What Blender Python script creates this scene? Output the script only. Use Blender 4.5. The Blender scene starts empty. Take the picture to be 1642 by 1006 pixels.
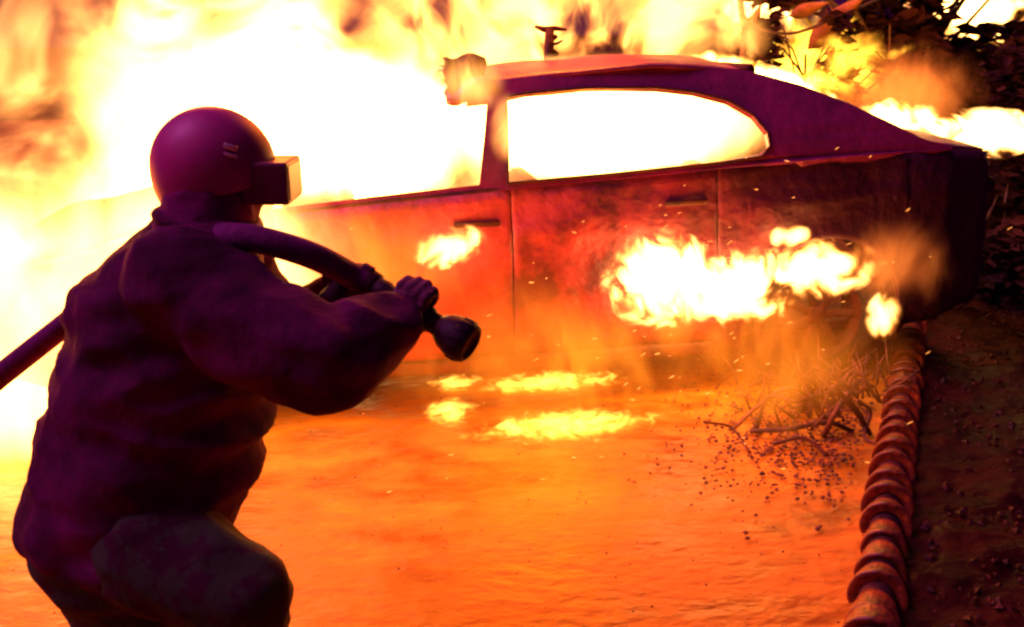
import bpy, bmesh, math, random
from mathutils import Vector, Matrix, noise as mnoise
from mathutils.geometry import tessellate_polygon
random.seed(7)
R = math.radians
sc = bpy.context.scene
col = sc.collection

# ------------------------------------------------------------------ camera
CH, CF, CP, CR = 1.56, 1515.0, 0.290, 0.022
cam_d = bpy.data.cameras.new('camera')
cam = bpy.data.objects.new('camera', cam_d)
col.objects.link(cam)
cam_d.sensor_width = 36.0
cam_d.lens = 36.0 * CF / 1642.0
cam_d.clip_start, cam_d.clip_end = 0.05, 900
CM = Matrix.Rotation(math.pi / 2 - CP, 4, 'X') @ Matrix.Rotation(-CR, 4, 'Z')
CM.translation = Vector((0, 0, CH))
cam.matrix_world = CM
cam_d.dof.use_dof = True
cam_d.dof.focus_distance = 3.6
cam_d.dof.aperture_fstop = 9.0
sc.camera = cam


def at(px, py, d):
    """world point that stands d metres deep at a photograph position"""
    return CM @ Vector(((px - 821) / CF * d, -(py - 503) / CF * d, -d))


def ground_at(px, py, z=0.0):
    a, b = CM.translation, at(px, py, 1.0)
    t = (z - a.z) / (b.z - a.z)
    return a + (b - a) * t


# ------------------------------------------------------------------ world, lights, exposure
w = bpy.data.worlds.new('World')
sc.world = w
w.use_nodes = True
nt = w.node_tree
nt.nodes.clear()
wo = nt.nodes.new('ShaderNodeOutputWorld')
bg = nt.nodes.new('ShaderNodeBackground')
bg2 = nt.nodes.new('ShaderNodeBackground')
add = nt.nodes.new('ShaderNodeAddShader')
sky = nt.nodes.new('ShaderNodeTexSky')
sky.sky_type = 'NISHITA'
sky.sun_disc = False
sky.sun_elevation = R(-4)
sky.sun_rotation = R(200)
bg.inputs['Strength'].default_value = 0.05
bg2.inputs['Color'].default_value = (1.0, 0.05, 0.80, 1)
bg2.inputs['Strength'].default_value = 0.040
nt.links.new(sky.outputs[0], bg.inputs['Color'])
nt.links.new(bg.outputs[0], add.inputs[0])
nt.links.new(bg2.outputs[0], add.inputs[1])
nt.links.new(add.outputs[0], wo.inputs['Surface'])

sc.view_settings.view_transform = 'Standard'
sc.view_settings.look = 'None'
sc.view_settings.exposure = 0.0
sc.view_settings.gamma = 1.0
sc.cycles.use_denoising = True
sc.cycles.max_bounces = 5
sc.cycles.diffuse_bounces = 2
sc.cycles.glossy_bounces = 2
sc.cycles.transparent_max_bounces = 8
sc.cycles.volume_bounces = 0
sc.cycles.volume_step_rate = 1.0
sc.cycles.volume_max_steps = 96
sc.cycles.sample_clamp_indirect = 6.0
sc.cycles.sample_clamp_direct = 0.0
sc.cycles.filter_width = 2.6
sc.cycles.caustics_reflective = False
sc.cycles.caustics_refractive = False

# added magenta fill from the upper left, standing in for lens glare
sun_d = bpy.data.lights.new('added_magenta_fill', 'SUN')
sun_d.energy = 1.9
sun_d.angle = R(25)
sun_d.color = (1.0, 0.22, 0.85)
sun = bpy.data.objects.new('added_magenta_fill', sun_d)
col.objects.link(sun)
sun.rotation_euler = Vector((-0.85, -0.02, 1.15)).to_track_quat('Z', 'Y').to_euler()


def fire_lamp(name, p, watts, rad=0.25, c=(1.0, 0.17, 0.006)):
    d = bpy.data.lights.new(name, 'POINT')
    d.energy = watts
    d.shadow_soft_size = rad
    d.color = c
    o = bpy.data.objects.new(name, d)
    o.location = p
    col.objects.link(o)
    return o


fire_lamp('fire_light_behind_bonnet', (-1.6, 5.3, 2.3), 330, .45)
fire_lamp('fire_light_behind_roof', (0.3, 5.2, 2.7), 330, .4)
fire_lamp('fire_light_in_cabin', (0.35, 4.45, 1.05), 60, .2)
fire_lamp('fire_light_beside_bonnet', (-1.95, 3.0, 0.95), 60, .25)
fire_lamp('fire_light_on_sill', (0.05, 3.15, 0.30), 30, .30)
fire_lamp('fire_light_on_quarter', (0.95, 3.45, 0.52), 12, .12)
fire_lamp('fire_light_on_wing', (-0.55, 3.05, 0.75), 26, .25)
fire_lamp('fire_light_in_tree', (2.2, 6.6, 2.3), 40, .25, (1.0, 0.30, 0.02))


# ------------------------------------------------------------------ helpers
def tag(o, label=None, cat=None, group=None, kind=None):
    if label: o['label'] = label
    if cat: o['category'] = cat
    if group: o['group'] = group
    if kind: o['kind'] = kind
    return o


def empty(name, loc=(0, 0, 0), rz=0.0):
    o = bpy.data.objects.new(name, None)
    col.objects.link(o)
    o.location = loc
    o.rotation_euler = (0, 0, rz)
    o.empty_display_size = 0.1
    return o


def link(name, me, mat=None, parent=None, smooth=True):
    o = bpy.data.objects.new(name, me)
    col.objects.link(o)
    if mat is not None and len(me.materials) == 0:
        me.materials.append(mat)
    if parent: o.parent = parent
    if smooth:
        for p in me.polygons: p.use_smooth = True
    return o


def from_bm(name, bm, mat=None, parent=None, smooth=True):
    me = bpy.data.meshes.new(name)
    bm.normal_update()
    bm.to_mesh(me)
    bm.free()
    return link(name, me, mat, parent, smooth)


def pyd(name, V, F, mat=None, parent=None, smooth=True):
    me = bpy.data.meshes.new(name)
    me.from_pydata([tuple(v) for v in V], [], F)
    me.validate()
    me.update()
    return link(name, me, mat, parent, smooth)


def bake(o):
    """apply the modifiers of o"""
    dg = bpy.context.evaluated_depsgraph_get()
    dg.update()
    me = bpy.data.meshes.new_from_object(o.evaluated_get(dg))
    o.modifiers.clear()
    o.data = me
    for p in me.polygons: p.use_smooth = True
    return o


def solid(o, t, off=0):
    m = o.modifiers.new('t', 'SOLIDIFY')
    m.thickness = t
    m.offset = off
    return o


def bm_box(bm, c, s, rot=None, bev=0.0):
    r = bmesh.ops.create_cube(bm, size=1.0)
    vs = r['verts']
    if bev:
        es = list({e for v in vs for e in v.link_edges})
        for v in vs: v.co = Vector((v.co.x * s[0], v.co.y * s[1], v.co.z * s[2]))
        rb = bmesh.ops.bevel(bm, geom=es, offset=bev, segments=2, affect='EDGES', profile=0.5)
        vs = list({v for f in rb['faces'] for v in f.verts} | {v for v in vs if v.is_valid})
    else:
        for v in vs: v.co = Vector((v.co.x * s[0], v.co.y * s[1], v.co.z * s[2]))
    for v in vs:
        if rot is not None: v.co = rot @ v.co
        v.co += Vector(c)


def tube_vf(pts, rad, n=10, caps=True, V=None, F=None):
    """tube along pts, rad a number or a list"""
    V = [] if V is None else V
    F = [] if F is None else F
    b0 = len(V)
    pts = [Vector(p) for p in pts]
    up = None
    for i, p in enumerate(pts):
        t = (pts[min(i + 1, len(pts) - 1)] - pts[max(i - 1, 0)]).normalized()
        if up is None:
            up = Vector((0, 0, 1)) if abs(t.z) < .9 else Vector((1, 0, 0))
        a = t.cross(up)
        if a.length < 1e-5: a = t.cross(Vector((0.3, 1, 0)))
        a.normalize()
        b = a.cross(t).normalized()
        up = b
        r = rad[i] if isinstance(rad, (list, tuple)) else rad
        for k in range(n):
            an = 2 * math.pi * k / n
            V.append(p + a * (r * math.cos(an)) + b * (r * math.sin(an)))
    for i in range(len(pts) - 1):
        for k in range(n):
            k2 = (k + 1) % n
            F.append((b0 + i * n + k, b0 + i * n + k2, b0 + (i + 1) * n + k2, b0 + (i + 1) * n + k))
    if caps:
        F.append(tuple(b0 + k for k in range(n))[::-1])
        F.append(tuple(b0 + (len(pts) - 1) * n + k for k in range(n)))
    return V, F


def catmull(P, per=8):
    P = [Vector(p) for p in P]
    Q = [P[0] * 2 - P[1]] + P + [P[-1] * 2 - P[-2]]
    out = []
    for i in range(1, len(Q) - 2):
        a, b, c, d = Q[i - 1], Q[i], Q[i + 1], Q[i + 2]
        for k in range(per):
            t = k / per
            out.append(0.5 * ((2 * b) + (c - a) * t + (2 * a - 5 * b + 4 * c - d) * t * t + (3 * b - a - 3 * c + d) * t ** 3))
    out.append(Q[-2].copy())
    return out


def lathe_vf(prof, n=28, M=None):
    V, F = [], []
    for (r, z) in prof:
        for k in range(n):
            a = 2 * math.pi * k / n
            v = Vector((r * math.cos(a), r * math.sin(a), z))
            V.append(M @ v if M is not None else v)
    for i in range(len(prof) - 1):
        for k in range(n):
            k2 = (k + 1) % n
            F.append((i * n + k, i * n + k2, (i + 1) * n + k2, (i + 1) * n + k))
    return V, F


# ------------------------------------------------------------------ materials
def mat(name, base, rough=0.6, metal=0.0, var=None, vscale=6.0, bump=0.0, bscale=40.0, spec=0.5, ramp=(0.4, 0.6), coat=0.0):
    m = bpy.data.materials.new(name)
    m.use_nodes = True
    t = m.node_tree
    b = t.nodes['Principled BSDF']
    b.inputs['Base Color'].default_value = (*base, 1)
    b.inputs['Roughness'].default_value = rough
    b.inputs['Metallic'].default_value = metal
    b.inputs['Specular IOR Level'].default_value = spec
    b.inputs['Coat Weight'].default_value = coat
    tc = t.nodes.new('ShaderNodeTexCoord')
    if var is not None:
        n = t.nodes.new('ShaderNodeTexNoise')
        n.inputs['Scale'].default_value = vscale
        n.inputs['Detail'].default_value = 7
        n.inputs['Roughness'].default_value = 0.65
        t.links.new(tc.outputs['Object'], n.inputs['Vector'])
        r = t.nodes.new('ShaderNodeValToRGB')
        r.color_ramp.elements[0].position = ramp[0]
        r.color_ramp.elements[1].position = ramp[1]
        r.color_ramp.elements[0].color = (*base, 1)
        r.color_ramp.elements[1].color = (*var, 1)
        t.links.new(n.outputs['Fac'], r.inputs['Fac'])
        t.links.new(r.outputs['Color'], b.inputs['Base Color'])
        mr = t.nodes.new('ShaderNodeMapRange')
        mr.inputs['To Min'].default_value = max(0.05, rough - .15)
        mr.inputs['To Max'].default_value = min(1, rough + .2)
        t.links.new(n.outputs['Fac'], mr.inputs['Value'])
        t.links.new(mr.outputs[0], b.inputs['Roughness'])
    if bump:
        n2 = t.nodes.new('ShaderNodeTexNoise')
        n2.inputs['Scale'].default_value = bscale
        n2.inputs['Detail'].default_value = 5
        t.links.new(tc.outputs['Object'], n2.inputs['Vector'])
        bp = t.nodes.new('ShaderNodeBump')
        bp.inputs['Strength'].default_value = bump
        bp.inputs['Distance'].default_value = 0.02
        t.links.new(n2.outputs['Fac'], bp.inputs['Height'])
        t.links.new(bp.outputs[0], b.inputs['Normal'])
    return m


M_paint = mat('scorched_shaded_paint', (0.46, 0.075, 0.15), 0.55, 0.1, (0.10, 0.018, 0.05), 3.0, .7, 18, ramp=(.46, .64), coat=.1)
M_roof = mat('scorched_roof_paint', (0.32, 0.03, 0.16), 0.4, 0.1, (0.06, 0.015, 0.05), 2.0, .25, 22, ramp=(.40, .66))
M_char = mat('charred_metal', (0.035, 0.010, 0.014), 0.7, 0.3, (0.10, 0.022, 0.014), 7, .5, 30)
M_rust = mat('rusty_metal', (0.20, 0.06, 0.03), 0.75, 0.2, (0.04, 0.02, 0.02), 9, .5, 45)
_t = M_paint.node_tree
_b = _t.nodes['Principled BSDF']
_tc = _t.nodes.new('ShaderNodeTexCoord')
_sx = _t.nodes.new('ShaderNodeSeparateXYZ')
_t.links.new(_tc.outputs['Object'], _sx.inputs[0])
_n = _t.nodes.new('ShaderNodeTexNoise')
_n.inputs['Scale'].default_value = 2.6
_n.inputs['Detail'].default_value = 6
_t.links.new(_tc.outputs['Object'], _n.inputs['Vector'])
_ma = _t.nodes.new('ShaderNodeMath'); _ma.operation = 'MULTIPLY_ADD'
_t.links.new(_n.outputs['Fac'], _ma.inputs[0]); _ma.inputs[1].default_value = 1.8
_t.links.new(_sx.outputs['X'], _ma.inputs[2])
_mr = _t.nodes.new('ShaderNodeMapRange')  # towards the rear, shade is put into the paint colour along with scorching
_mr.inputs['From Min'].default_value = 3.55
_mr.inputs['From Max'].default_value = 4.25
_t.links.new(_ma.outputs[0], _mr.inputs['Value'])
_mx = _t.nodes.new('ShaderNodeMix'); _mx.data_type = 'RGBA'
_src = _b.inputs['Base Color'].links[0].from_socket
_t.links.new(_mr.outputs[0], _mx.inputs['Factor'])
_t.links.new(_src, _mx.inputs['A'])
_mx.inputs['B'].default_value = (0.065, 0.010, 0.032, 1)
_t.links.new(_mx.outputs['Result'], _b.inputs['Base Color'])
M_soot_shade = mat('sooty_shaded_paint', (0.07, 0.012, 0.035), 0.55, 0.1, (0.03, 0.01, 0.018), 2.3, .35, 22)  # dark body paint, soot and shade mixed into one colour
M_tyre = mat('burnt_rubber', (0.015, 0.008, 0.010), 0.85, 0, (0.035, 0.014, 0.014), 14, .7, 60)
M_jacket = mat('plum_cloth', (0.125, 0.007, 0.075), 0.9, 0, (0.05, 0.005, 0.03), 5.0, .22, 38, spec=.1)
M_camo = mat('camouflage_cloth', (0.035, 0.004, 0.016), 0.9, 0, (0.035, 0.045, 0.022), 13, .12, 60, spec=.15, ramp=(.47, .53))
M_helmet = mat('helmet_shell', (0.46, 0.024, 0.21), 0.5, 0, (0.36, 0.02, 0.17), 5, .05, 10, coat=.0, spec=.35)
M_highlight = mat('pale_highlight', (0.7, 0.45, 0.5), 0.3, 0.6)
M_hood = mat('hood_cloth', (0.20, 0.009, 0.12), 0.9, 0, (0.13, 0.008, 0.08), 12, .1, 60, spec=.1)
M_goggle = mat('goggle_frame', (0.22, 0.02, 0.09), 0.45, 0, (0.14, 0.012, 0.07), 12, .05, 60)
M_lens = mat('goggle_lens', (0.16, 0.02, 0.04), 0.45, 0.0)
M_hose = mat('woven_hose', (0.17, 0.010, 0.13), 0.8, 0, (0.11, 0.01, 0.08), 30, .15, 120, spec=.25)
M_nozzle = mat('black_nozzle', (0.014, 0.002, 0.010), 0.6, 0.0, (0.03, 0.003, 0.012), 15, .08, 60, spec=.25)
M_brass = mat('dull_coupling', (0.09, 0.012, 0.05), 0.6, 0.4, (0.07, 0.02, 0.03), 25, .1, 80)
M_glove = mat('grey_leather_glove', (0.16, 0.03, 0.085), 0.8, 0, (0.10, 0.025, 0.055), 22, .4, 90, spec=.2)
M_skin = mat('skin', (0.35, 0.16, 0.11), 0.55, 0, (0.30, 0.13, 0.09), 30, .1, 100)
M_boot = mat('black_boot_leather', (0.02, 0.012, 0.015), 0.5, 0, (0.04, 0.02, 0.025), 15, .2, 60)
M_bark = mat('dark_bark', (0.05, 0.025, 0.025), 0.9, 0, (0.10, 0.045, 0.03), 18, .8, 30)
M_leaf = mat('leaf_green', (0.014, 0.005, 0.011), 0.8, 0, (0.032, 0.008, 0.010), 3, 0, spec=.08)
M_dryleaf = mat('dry_brown_leaf', (0.34, 0.12, 0.02), 0.7, 0, (0.16, 0.05, 0.012), 6, .2, 30)
M_stone = mat('dark_gravel', (0.02, 0.003, 0.003), 0.5, 0, (0.05, 0.007, 0.005), 12, .4, 60, spec=.15)
M_pipe = mat('ribbed_plastic', (0.34, 0.08, 0.02), 0.3, 0, (0.04, 0.007, 0.007), 20, .4, 60, ramp=(.35, .65))
M_seat = mat('burnt_foam', (0.05, 0.02, 0.02), 0.95, 0, (0.11, 0.04, 0.03), 10, .8, 30)


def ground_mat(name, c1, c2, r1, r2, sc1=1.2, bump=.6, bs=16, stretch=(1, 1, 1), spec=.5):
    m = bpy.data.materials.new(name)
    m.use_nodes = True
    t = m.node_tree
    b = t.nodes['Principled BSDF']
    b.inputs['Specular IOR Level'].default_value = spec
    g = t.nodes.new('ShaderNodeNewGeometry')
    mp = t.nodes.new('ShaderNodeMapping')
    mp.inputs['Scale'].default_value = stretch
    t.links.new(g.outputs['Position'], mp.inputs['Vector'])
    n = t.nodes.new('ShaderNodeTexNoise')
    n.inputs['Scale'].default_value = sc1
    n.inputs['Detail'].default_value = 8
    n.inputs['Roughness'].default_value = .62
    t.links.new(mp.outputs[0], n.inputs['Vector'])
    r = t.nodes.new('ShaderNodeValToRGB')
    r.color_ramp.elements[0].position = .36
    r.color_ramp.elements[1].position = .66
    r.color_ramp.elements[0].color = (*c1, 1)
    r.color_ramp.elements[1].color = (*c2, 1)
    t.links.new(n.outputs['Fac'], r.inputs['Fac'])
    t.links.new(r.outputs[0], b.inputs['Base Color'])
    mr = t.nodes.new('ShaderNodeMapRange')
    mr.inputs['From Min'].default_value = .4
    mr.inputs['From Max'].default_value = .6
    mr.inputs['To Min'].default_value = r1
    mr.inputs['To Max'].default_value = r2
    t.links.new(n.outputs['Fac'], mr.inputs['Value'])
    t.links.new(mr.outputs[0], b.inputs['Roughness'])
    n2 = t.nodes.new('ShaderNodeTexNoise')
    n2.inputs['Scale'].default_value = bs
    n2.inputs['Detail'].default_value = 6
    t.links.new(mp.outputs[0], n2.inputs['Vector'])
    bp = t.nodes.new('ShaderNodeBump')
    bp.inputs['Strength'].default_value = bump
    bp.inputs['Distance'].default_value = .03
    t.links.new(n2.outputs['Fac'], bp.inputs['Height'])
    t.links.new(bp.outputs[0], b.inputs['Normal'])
    return m


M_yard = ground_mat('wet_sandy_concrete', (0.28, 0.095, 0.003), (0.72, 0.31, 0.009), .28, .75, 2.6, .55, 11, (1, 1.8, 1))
M_soil = ground_mat('dark_wet_soil', (0.010, 0.0012, 0.002), (0.034, 0.004, 0.003), .35, .65, 3, 1.0, 9, (1, 1.6, 1), .10)


def flame_mat(name, K, noise_amp=.55, nscale=2.2, lo=0.0, hi=.45, power=2.0, c0=(1.0, .24, .03), c1=(1.0, .52, .13), density=0.0, seed=0.0, rise=.45, edge=.72, depth=1.0):
    m = bpy.data.materials.new(name)
    m.use_nodes = True
    t = m.node_tree
    t.nodes.clear()
    L = t.links.new
    out = t.nodes.new('ShaderNodeOutputMaterial')
    tc = t.nodes.new('ShaderNodeTexCoord')
    ge = t.nodes.new('ShaderNodeNewGeometry')
    ln = t.nodes.new('ShaderNodeVectorMath'); ln.operation = 'LENGTH'
    L(tc.outputs['Object'], ln.inputs[0])
    mp = t.nodes.new('ShaderNodeMapping')
    mp.inputs['Location'].default_value = (seed * 3.7, seed * 1.3, seed * 5.1)
    mp.inputs['Scale'].default_value = (1, depth, rise)
    L(ge.outputs['Position'], mp.inputs['Vector'])
    n = t.nodes.new('ShaderNodeTexNoise')
    n.inputs['Scale'].default_value = nscale
    n.inputs['Detail'].default_value = 3.5
    n.inputs['Roughness'].default_value = .6
    n.inputs['Distortion'].default_value = 1.3
    L(mp.outputs[0], n.inputs['Vector'])
    # s = 1 - r + amp*2*(noise-.5)
    a = t.nodes.new('ShaderNodeMath'); a.operation = 'MULTIPLY_ADD'
    L(n.outputs['Fac'], a.inputs[0])
    a.inputs[1].default_value = 2 * noise_amp
    a.inputs[2].default_value = 1 - noise_amp
    s = t.nodes.new('ShaderNodeMath'); s.operation = 'SUBTRACT'
    L(a.outputs[0], s.inputs[0]); L(ln.outputs['Value'], s.inputs[1])
    mr = t.nodes.new('ShaderNodeMapRange')
    mr.interpolation_type = 'SMOOTHSTEP'
    mr.inputs['From Min'].default_value = lo
    mr.inputs['From Max'].default_value = hi
    L(s.outputs[0], mr.inputs['Value'])
    # fade to nothing before the hull
    ed = t.nodes.new('ShaderNodeMapRange')
    ed.interpolation_type = 'SMOOTHSTEP'
    ed.inputs['From Min'].default_value = 1.0
    ed.inputs['From Max'].default_value = edge
    L(ln.outputs['Value'], ed.inputs['Value'])
    pw = t.nodes.new('ShaderNodeMath'); pw.operation = 'POWER'
    L(mr.outputs[0], pw.inputs[0]); pw.inputs[1].default_value = power
    mu = t.nodes.new('ShaderNodeMath'); mu.operation = 'MULTIPLY'
    L(pw.outputs[0], mu.inputs[0]); L(ed.outputs[0], mu.inputs[1])
    ks = t.nodes.new('ShaderNodeMath'); ks.operation = 'MULTIPLY'
    L(mu.outputs[0], ks.inputs[0]); ks.inputs[1].default_value = K
    mx = t.nodes.new('ShaderNodeMix'); mx.data_type = 'RGBA'
    mx.inputs['A'].default_value = (*c0, 1)
    mx.inputs['B'].default_value = (*c1, 1)
    L(mr.outputs[0], mx.inputs['Factor'])
    em = t.nodes.new('ShaderNodeEmission')
    L(mx.outputs['Result'], em.inputs['Color']); L(ks.outputs[0], em.inputs['Strength'])
    if density > 0:
        pv = t.nodes.new('ShaderNodeVolumePrincipled')
        pv.inputs['Color'].default_value = (.50, .22, .13, 1)
        dm = t.nodes.new('ShaderNodeMath'); dm.operation = 'MULTIPLY'
        L(mu.outputs[0], dm.inputs[0]); dm.inputs[1].default_value = density
        L(dm.outputs[0], pv.inputs['Density'])
        ad = t.nodes.new('ShaderNodeAddShader')
        L(em.outputs[0], ad.inputs[0]); L(pv.outputs[0], ad.inputs[1])
        L(ad.outputs[0], out.inputs['Volume'])
    else:
        L(em.outputs[0], out.inputs['Volume'])
    return m


def side_at(px, py, y=-.93):
    a, b = CAR_I @ CM.translation, CAR_I @ at(px, py, 1.0)
    return CAR_M @ (a + (b - a) * ((y - a.y) / (b.y - a.y)))


def lumpy(seed, sub=3, amp=.14):
    bm = bmesh.new()
    bmesh.ops.create_icosphere(bm, subdivisions=sub, radius=1.0)
    for v in bm.verts:
        d = v.co.normalized()
        k = mnoise.noise(d * 1.7 + Vector((seed * 9.1, seed * 3.3, 0)))
        v.co = d * (1.0 - amp * .5 + amp * k)
    return bm


_fc = [0]


def flame(p, size, m, label, name='flame', rot=(0, 0, 0), group=None, kind=None, cat='flame'):
    _fc[0] += 1
    o = from_bm(name, lumpy(_fc[0]), m)
    o.location = p
    o.scale = size
    o.rotation_euler = rot
    if kind == 'stuff':
        tag(o, label, None, group, 'stuff')
    else:
        tag(o, label, cat, group)
    return o


# ------------------------------------------------------------------ the setting
GX = []   # boundary (pipe line) on the ground
pg = [ground_at(x, y) for x, y in [(1455, 585), (1447, 640), (1437, 720), (1424, 800), (1415, 900), (1400, 1010), (1388, 1100)]]
pdir = (pg[-1] - pg[0]).normalized()
pipe_line = [pg[0] - pdir * 5.0] + pg + [pg[-1] + pdir * 2.5]


def bx(y):
    P = sorted(pipe_line, key=lambda p: p.y)
    if y <= P[0].y: return P[0].x + (P[1].x - P[0].x) / (P[1].y - P[0].y) * (y - P[0].y)
    for a, b in zip(P, P[1:]):
        if y <= b.y: return a.x + (b.x - a.x) * (y - a.y) / (b.y - a.y)
    return P[-1].x


bm = bmesh.new()
bmesh.ops.create_grid(bm, x_segments=2, y_segments=2, size=300)
g = from_bm('ground', bm, M_soil, smooth=False)
g.location.z = -0.02
tag(g, 'dark open ground under the night sky', kind='structure')
# uneven wet soil right of the pipe, real relief
V, F = [], []
nx, ny = 130, 150
for j in range(ny + 1):
    y = 1.2 + 8.5 * j / ny
    x0 = bx(y)
    for i in range(nx + 1):
        x = x0 + 4.5 * (i / nx) ** 1.25
        h = .030 * mnoise.noise(Vector((x * 4, y * 6, 0))) + .020 * mnoise.noise(Vector((x * 13, y * 17, 3))) + .010 * mnoise.noise(Vector((x * 30, y * 34, 5)))
        fd = min(1, i / 6) * min(1, (nx - i) / 6) * min(1, (ny - j) / 5)
        V.append((x, y, .004 + (h + .012) * fd))
for j in range(ny):
    for i in range(nx):
        a = j * (nx + 1) + i
        F.append((a, a + 1, a + nx + 2, a + nx + 1))
soil = pyd('soil', V, F, M_soil)
tag(soil, 'rough wet black soil right of the ribbed pipe', kind='structure')
V, F = [], []
ys = [-6 + 26 * j / 120 for j in range(121)]
for y in ys:
    for i in range(61):
        x = -12 + (bx(y) + 12) * (i / 60)
        V.append((x, y, .003 + .004 * mnoise.noise(Vector((x * 2.2, y * 2.2, 1)))))
for j in range(120):
    for i in range(60):
        a = j * 61 + i
        F.append((a, a + 1, a + 62, a + 61))
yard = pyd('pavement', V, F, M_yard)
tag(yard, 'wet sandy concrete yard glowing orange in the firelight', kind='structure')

# gravel and grit
def scatter(name, n, fn, m, label, s0, s1):
    V, F = [], []
    for _ in range(n):
        x, y = fn()
        s = random.uniform(s0, s1) ** 1.0
        b = len(V)
        q = Matrix.Rotation(random.uniform(0, 6.28), 3, 'Z') @ Matrix.Rotation(random.uniform(-.5, .5), 3, 'X')
        for d in ((1, 0, 0), (-1, .1, 0), (.1, .8, 0), (0, -.9, .1), (.1, 0, .7), (0, 0, -.6)):
            v = q @ (Vector(d) * s * random.uniform(.7, 1.2))
            V.append((x + v.x, y + v.y, .012 + s * .3 + v.z))
        for f in ((0, 2, 4), (2, 1, 4), (1, 3, 4), (3, 0, 4), (2, 0, 5), (1, 2, 5), (3, 1, 5), (0, 3, 5)):
            F.append(tuple(b + k for k in f))
    o = pyd(name, V, F, m, smooth=False)
    tag(o, label, kind='stuff')
    return o


def soil_pt():
    y = random.uniform(1.8, 7)
    return bx(y) + .12 + abs(random.gauss(0, 1.1)), y


scatter('gravel', 2600, soil_pt, M_stone, 'dark wet gravel strewn over the soil beside the ribbed pipe', .006, .022)


def yard_pt():
    while True:
        p = ground_at(random.gauss(1290, 95), random.gauss(690, 60))
        if p.x < bx(p.y) - .12: return p.x, p.y


scatter('rubble', 1500, yard_pt, M_rust, 'charred crumbs of rubble scattered beside the rear wheel', .003, .013)
scatter('grit', 500, lambda: (random.uniform(-2.5, bx(3)), random.uniform(1.8, 4.0)), M_rust, 'small grit lying over the wet concrete yard', .002, .006)

# ------------------------------------------------------------------ ribbed pipe
root = empty('ribbed_pipe', pg[3])
tag(root, 'thick ribbed flexible pipe running along the ground from the camera to the burning car', 'pipe')
PR = 0.070
line = catmull(pipe_line[:], 14)
loc0 = Vector(root.location)
Vt, Ft = tube_vf([p + Vector((0, 0, PR * .42)) - loc0 for p in line], PR * .70, 20)
pyd('pipe_core', Vt, Ft, M_char, root)
# ribs: one shared mesh, a rounded hoop
prof = [(PR * .66, -.066), (PR * .80, -.040), (PR * .93, -.005), (PR * 1.03, .030), (PR * 1.08, .046), (PR * 1.09, .056), (PR * 1.03, .060), (PR * .88, .054), (PR * .66, .050)]
Vr, Fr = lathe_vf(prof, 28)
rib_me = bpy.data.meshes.new('rib')
rib_me.from_pydata([tuple(v) for v in Vr], [], Fr)
rib_me.materials.append(M_pipe)
for p in rib_me.polygons: p.use_smooth = True
# walk along
acc, nxt = 0.0, 0.06
for a, b in zip(line, line[1:]):
    L_ = (b - a).length
    while nxt <= acc + L_:
        p = a.lerp(b, (nxt - acc) / L_)
        if 0.8 < p.y < 6.0:
            o = bpy.data.objects.new('rib', rib_me)
            col.objects.link(o)
            o.parent = root
            o.location = p - loc0 + Vector((0, 0, PR * .42 + random.uniform(-.004, .004)))
            o.rotation_mode = 'QUATERNION'
            o.rotation_quaternion = (b - a).to_track_quat('Z', 'Y') @ Matrix.Rotation(random.uniform(-.10, .10), 3, 'X').to_quaternion()
            s = random.uniform(.84, 1.10)
            o.scale = (s, s, 1)
        nxt += .138
    acc += L_

# ------------------------------------------------------------------ the burning car
YAW = 0.1595
car = empty('burning_car', (0, 0, 0), YAW)
tag(car, 'burnt out fastback car with empty windows and flames inside', 'car')
_o = Vector((-0.035, 3.765, 0))
car.location = _o - Matrix.Rotation(YAW, 3, 'Z') @ Vector((2.1, -.86, 0))
CAR_M = Matrix.Translation(car.location) @ Matrix.Rotation(YAW, 4, 'Z')
CAR_I = CAR_M.inverted()


def cw(x, y, z): return CAR_M @ Vector((x, y, z))


def interp(P, x):
    if x <= P[0][0]: return P[0][1]
    for (a, b), (c, d) in zip(P, P[1:]):
        if x <= c: return b + (d - b) * (x - a) / (c - a)
    return P[-1][1]


BELT = [(0, .66), (.15, .72), (.6, .81), (1.15, .885), (1.6, .915), (2.1, .945), (2.7, .975), (3.25, 1.005), (3.7, 1.02), (4.1, 1.025), (4.4, .99)]
WF, WR, RA = .82, 3.53, .365


def zbot(x):
    z = interp([(0, .30), (.3, .21), (1.4, .19), (3.0, .19), (4.1, .25), (4.4, .32)], x)
    for c in (WF, WR):
        if abs(x - c) < RA: z = max(z, .31 + math.sqrt(RA * RA - (x - c) ** 2))
    return z


def yside(x, z):
    """half width of the body"""
    e = interp([(0, .66), (.12, .76), (.4, .83), (1.0, .86), (3.4, .86), (4.1, .82), (4.32, .74), (4.4, .68)], x)
    t = (z - .55) / .42
    y = e - .045 * t * t - (.02 if z < .3 else 0)
    for c in (WF, WR):
        d = math.hypot(x - c, z - .31)
        if d < RA + .07: y += .018 * (1 - max(0, (d - RA)) / .07)
    y += .020 * mnoise.noise(Vector((x * 3.2, z * 4, 7))) + .004 * mnoise.noise(Vector((x * 9, z * 9, 2)))
    # pressed crease under the belt line
    y += .010 * math.exp(-((z - (interp(BELT, x) - .17)) / .02) ** 2)
    return y


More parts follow.
